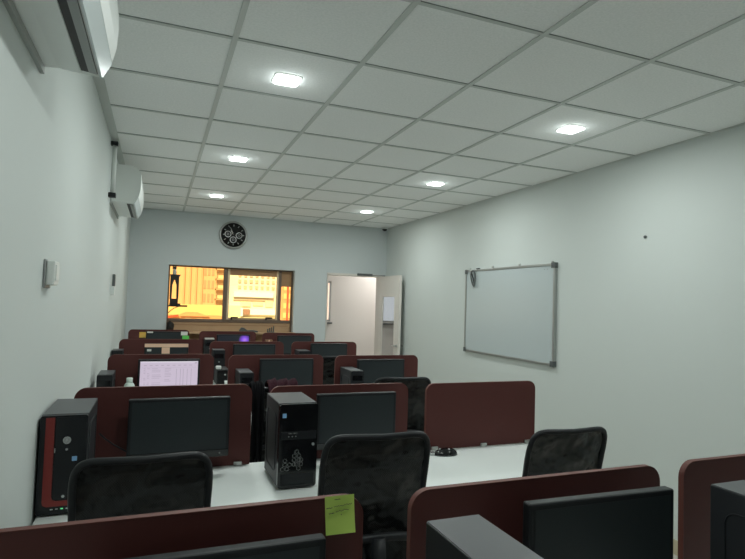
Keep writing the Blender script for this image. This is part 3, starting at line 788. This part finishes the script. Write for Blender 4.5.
tag(b.build('power_cable'), 'thin black cable from the red-striped tower to its monitor', 'cable')

# ------------------------------------------------------------------ mesh chairs
def make_chair(label):
    t = thing('office_chair', label, 'chair', (0, 0, 0), 0, 'black mesh office chairs')
    zc, hz, wt, wb = .822, .280, .205, .192
    def outline(a, k=1.):
        # superellipse-like rounded back, wider at the top, with a slight dip in the top edge
        c_, s_ = math.cos(a), math.sin(a); e = .29
        x = math.copysign(abs(c_) ** e, c_); z = math.copysign(abs(s_) ** e, s_)
        return x * k, z * k
    def surf(x, z):
        w = wb + (wt - wb) * (z + 1) / 2
        X = x * w; Z = zc + z * hz
        if z > 0: Z -= .012 * (1 - min(1, abs(x)) ** 2) * z ** 2
        Y = -.26 - .016 * (1 - x * x) + .024 * math.cos((z + .35) * 1.9) - .028 * max(0, z) ** 1.5
        return Vector((X, Y, Z))
    n = 56; R = 10
    bm = bmesh.new(); rings = []
    for i in range(1, R + 1):
        rings.append([bm.verts.new(surf(*outline(2 * PI * j / n, i / R))) for j in range(n)])
    c0 = bm.verts.new(surf(0, 0))
    for j in range(n): bm.faces.new((c0, rings[0][j], rings[0][(j + 1) % n]))
    for A, B in zip(rings, rings[1:]):
        for j in range(n): bm.faces.new((A[j], B[j], B[(j + 1) % n], A[(j + 1) % n]))
    bmesh.ops.recalc_face_normals(bm, faces=bm.faces)
    b = MB(); b._merge(bm, M['mesh']); b.build('backrest_mesh', t, smooth=True)
    b = MB(); b.tube([surf(*outline(2 * PI * j / n)) for j in range(n)], .012, M['black_pl'], 8, True); b.build('backrest_frame', t)
    b = MB()
    P = [(-.19 + .38 * i / 12, -.315 - .0 + .05 * ((i - 6) / 6) ** 2, .70 + .035 * (1 - ((i - 6) / 6) ** 2)) for i in range(13)]
    b.tube(P, .016, M['black_pl'], 8); b.build('lumbar_support', t)
    b = MB(); b.tube([(0, -.325, .74), (0, -.34, .62), (0, -.33, .50), (0, -.24, .425), (0, -.05, .405)], [.028, .03, .03, .028, .028], M['black_pl'], 10); b.build('back_post', t)
    b = MB()
    prof = rrect(-.235, .235, -.20, .25, .09, 8)
    bm = bmesh.new(); lv = []
    for (k, z) in ((.93, .425), (1, .44), (1, .475), (.96, .492), (.80, .50)):
        lv.append([bm.verts.new((p[0] * k, .025 + (p[1] - .025) * k, z)) for p in prof])
    m_ = len(prof)
    for A, B in zip(lv, lv[1:]):
        for j in range(m_): bm.faces.new((A[j], A[(j + 1) % m_], B[(j + 1) % m_], B[j]))
    bm.faces.new(lv[0][::-1]); bm.faces.new(lv[-1]); bmesh.ops.recalc_face_normals(bm, faces=bm.faces)
    b._merge(bm, M['cushion']); b.build('seat', t, smooth=False)
    b = MB(); b.box(-.10, .10, -.10, .12, .388, .424, M['black_pl'], .006); b.build('seat_mechanism', t)
    b = MB(); b.lathe([(.028, .11), (.028, .27), (.016, .275), (.016, .387)], (0, 0, 0), M['black_pl'], 16); b.build('gas_lift', t)
    for k in range(5):
        a = 2 * PI * k / 5 + .3; c_, s_ = math.cos(a), math.sin(a)
        b = MB(); b.tube([(.02 * c_, .02 * s_, .125), (.15 * c_, .15 * s_, .105), (.29 * c_, .29 * s_, .075)], [.024, .02, .015], M['black_pl'], 8); leg = b.build('base_leg', t)
        q = MB()
        for sgn in (-1, 1):
            q.lathe([(.010, sgn * .008), (.027, sgn * .010), (.027, sgn * .024), (.020, sgn * .026)], (0, 0, 0), M['black_pl'], 14, 'y', Matrix.Translation((.29 * c_, .29 * s_, .0275)) @ Matrix.Rotation(a, 4, 'Z'))
        q.tube([(.29 * c_, .29 * s_, .03), (.29 * c_, .29 * s_, .07)], .006, M['steel'], 6); q.build('caster', leg)
    return t
ch = make_chair('black mesh chair in front of the red-striped tower')
ch.location = (.315, -.27, 0); ch.rotation_euler = (0, 0, 0)
dup(ch, (1.125, -.285, .01), -.06, 'black mesh chair in front of the honeycomb-front tower, right of it').scale = (1.0, 1.0, 1.015)
dup(ch, (2.035, -.24, 0), -.03, 'black mesh chair at the empty desk with the mouse, rightmost in the photo').scale = (.985, .985, .985)
dup(ch, (1.125, 1.25, -.0), .0, 'black mesh chair draped with cloth, behind the honeycomb-front tower').scale = (1, 1, .965)
dup(ch, (1.955, 1.27, 0), -.12, 'black mesh chair before the monitor in front of the open door')
dup(ch, (1.93, 2.70, 0), 0, 'black mesh chair half hidden in the fourth row, glimpsed between two screens')

# clothes over the draped chair
def drape(name, xs, ztop, ybk, yfr, drop_b, drop_f, m, seed, amp):
    rnd = random.Random(seed); ph = [rnd.uniform(0, 6) for _ in range(5)]
    bm = bmesh.new(); nu, nv = 26, 26; g = []
    for i in range(nu + 1):
        u = i / nu; x = xs[0] + (xs[1] - xs[0]) * u; row = []
        e = .018 * math.sin(9 * u + ph[0]) + .01 * math.sin(23 * u + ph[1])
        for j in range(nv + 1):
            v = j / nv
            yc, ry = (ybk + yfr) / 2, (yfr - ybk) / 2
            if v < .42: z = ztop - ry - (drop_b + e) * (1 - v / .42); y = ybk + .012 * math.sin(14 * u + ph[2] + 5 * v)
            elif v > .58: z = ztop - ry - (drop_f - e) * ((v - .58) / .42); y = yfr + .01 * math.sin(13 * u + ph[3])
            else:
                a = PI * (v - .42) / .16; y = yc - ry * math.cos(a); z = ztop - ry + ry * math.sin(a)
            k = amp * (math.sin(17 * u + 8 * v + ph[4]) + .6 * math.sin(31 * u - 13 * v))
            row.append(bm.verts.new((x + .3 * k, y - abs(k) * .3 - k * .2, z + k)))
        g.append(row)
    for i in range(nu):
        for j in range(nv): bm.faces.new((g[i][j], g[i + 1][j], g[i + 1][j + 1], g[i][j + 1]))
    bmesh.ops.recalc_face_normals(bm, faces=bm.faces)
    b = MB(); b._merge(bm, m); o = b.build(name, smooth=True)
    sd = o.modifiers.new('thick', 'SOLIDIFY'); sd.thickness = .006
    return o
o = drape('jacket', (.885, .958), 1.096, .900, 1.035, .42, .10, M['cloth_b'], 4, .006)
tag(o, 'black jacket hung over the left shoulder of the draped chair', 'jacket')
o = drape('scarf', (.985, 1.165), 1.108, .890, 1.035, .10, .12, M['knit'], 9, .006)
tag(o, 'maroon knitted scarf over the top of the draped chair', 'scarf')

# ------------------------------------------------------------------ outside: town seen through the amber window
YO = 150.; KX = 19.58
def ox(s): return .33 + (WX0 - .33 + (WX1 - WX0) * s) * KX
def oz(t_): return 1.6 + (1.272 - 1.6 + (2.035 - 1.272) * t_) * KX
def fbox(b, s0, s1, t0, t1, d0, d1, m): b.box(ox(s0), ox(s1), YO - d1, YO - d0, oz(t0), oz(t1), m)
ZG = oz(-1.2)
b = MB(); b.box(-120, 160, 7.2, 260, ZG - .5, ZG, M['ground']); struct(b.build('ground'))
bl = thing('apartment_building', 'pale apartment block with tall pilasters seen through the left amber pane', 'building', (ox(.05), YO, ZG))
def part(b, name, root):
    o = b.build(name, root); o.location = -Vector(root.location); return o
b = MB(); b.box(ox(-.5), ox(.428), YO, YO + 12, ZG, oz(1.5), M['peach']); part(b, 'wall', bl)
for s0 in (.11, .155, .20, .245): 
    b = MB(); fbox(b, s0, s0 + .012, .30, 1.45, 0, .5, M['pinkish']); part(b, 'pilaster', bl)
for t0 in (.36, .60, .84):
    for s0 in (.265, .295, .325):
        b = MB(); fbox(b, s0, s0 + .018, t0, t0 + .15, 0, .15, M['win_f']); part(b, 'window', bl)
for t0 in (.40, .58, .76, .94):
    b = MB(); fbox(b, .352, .428, t0, t0 + .025, 0, 1.6, M['pinkish']); part(b, 'balcony_slab', bl)
    b = MB(); fbox(b, .362, .42, t0 + .03, t0 + .13, 0, .1, M['cream']); part(b, 'balcony_window', bl)
for s0 in (.352, .424):
    b = MB(); fbox(b, s0, s0 + .006, .3, 1.3, 1.3, 1.6, M['pinkish']); part(b, 'balcony_post', bl)
b = MB(); b.box(ox(-.5), ox(.43), 118, 118.6, ZG, 1.6 + (oz(.31) - 1.6) * 120.5 / 152.5, M['yellowish']); o = b.build('boundary_wall'); tag(o, 'bright yellow-looking boundary wall below the pale apartment block', 'wall')
hs = thing('low_house', 'low orange house with small windows at the bottom of the left amber pane', 'house', (ox(.1), 100, ZG))
k = 102.457 / 152.457
def nx(s): return .33 + (ox(s) - .33) * k
def nz(t_): return 1.6 + (oz(t_) - 1.6) * k
b = MB(); b.box(nx(-.4), nx(.428), 100, 108, ZG, nz(.10), M['orange']); part(b, 'wall', hs)
b = MB(); b.prism([(nx(.10), nz(.10)), (nx(.32), nz(.10)), (nx(.25), nz(.155)), (nx(.15), nz(.155))], 'y', 99.6, 107, M['orange']); part(b, 'roof', hs)
for s0 in (.135, .215):
    b = MB(); b.box(nx(s0), nx(s0 + .05), 99.5, 99.9, nz(.015), nz(.075), M['win_f']); part(b, 'window', hs)
b = MB(); b.prism([(nx(-.05), nz(.08)), (nx(.085), nz(.13)), (nx(.085), nz(.10)), (nx(-.05), nz(.05))], 'y', 98.8, 99.9, M['red_f']); part(b, 'awning', hs)
br = thing('office_building', 'cream building with rows of small windows seen through the middle pane', 'building', (ox(.65), YO, ZG))
b = MB(); b.box(ox(.435), ox(.885), YO + .2, YO + 12, ZG, oz(1.5), M['cream']); part(b, 'wall', br)
for t0 in (.62, .73, .84):
    for i in range(7):
        s0 = .535 + i * .046
        b = MB(); fbox(b, s0, s0 + .022, t0, t0 + .06, -.2, .1, M['orange']); part(b, 'window', br)
b = MB(); fbox(b, .50, .82, .47, .56, -.2, 1.0, M['white_f']); part(b, 'balcony_band', br)
b = MB(); fbox(b, .50, .82, .415, .44, -.2, .3, M['pinkish']); part(b, 'ledge', br)
for (s0, s1, t0, t1) in ((.56, .64, .30, .38), (.66, .74, .32, .39), (.76, .82, .30, .42)):
    b = MB(); fbox(b, s0, s1, t0, t1, -.2, .2, M['yellowish']); part(b, 'opening', br)
b = MB(); fbox(b, .46, .575, .12, .27, -.2, 1.6, M['white_f']); part(b, 'white_annex', br)
b = MB(); fbox(b, .58, .63, .15, .25, -.2, 1.2, M['brown_f']); part(b, 'brown_annex', br)
b = MB(); fbox(b, .635, .85, .15, .24, -.2, 1.0, M['white_f']); sg = part(b, 'white_band', br)
b = MB(); fbox(b, .44, .885, -.9, .10, -.2, .8, M['yellowish']); part(b, 'lower_storey', br)
bo = thing('narrow_building', 'orange building with balconies in the narrow right strip of the window', 'building', (ox(.95), YO, ZG))
b = MB(); b.box(ox(.89), ox(1.6), YO, YO + 10, ZG, oz(1.5), M['orange']); part(b, 'wall', bo)
for t0 in (.1, .28, .46, .62):
    for s0 in (.912, .955):
        b = MB(); fbox(b, s0, s0 + .024, t0, t0 + .10, 0, .2, M['yellowish']); part(b, 'window', bo)
b = MB(); fbox(b, .940, .950, -.3, 1.3, 0, .6, M['red_f']); part(b, 'pilaster', bo)

# ------------------------------------------------------------------ light
sun = bpy.data.lights.new('sun', 'SUN'); so = bpy.data.objects.new('sun', sun); C.objects.link(so)
sun.energy = 8.0; sun.angle = .01; sun.color = (1, .97, .92)
so.rotation_euler = Vector((.25, .70, -.62)).to_track_quat('-Z', 'Y').to_euler()
cl = bpy.data.lights.new('corridor_fill', 'AREA'); cl.shape = 'RECTANGLE'; cl.size = .6; cl.size_y = .6; cl.energy = 14; cl.color = (1, .97, .93)  # unseen fill lamp, added to brighten the corridor
clo = bpy.data.objects.new('corridor_fill', cl); C.objects.link(clo); clo.location = (4.0, 5.85, 2.49)
w = bpy.data.worlds.new('world'); bpy.context.scene.world = w; w.use_nodes = True
bg = w.node_tree.nodes['Background']; bg.inputs[0].default_value = (.92, .95, 1.0, 1); bg.inputs[1].default_value = .9
sc = bpy.context.scene
sc.view_settings.view_transform = 'Standard'; sc.view_settings.look = 'None'; sc.view_settings.exposure = 0.; sc.view_settings.gamma = 1.
sc.cycles.use_denoising = True
sc.cycles.max_bounces = 10; sc.cycles.diffuse_bounces = 6; sc.cycles.transparent_max_bounces = 12
sc.cycles.sample_clamp_indirect = 6
bpy.context.view_layer.update()
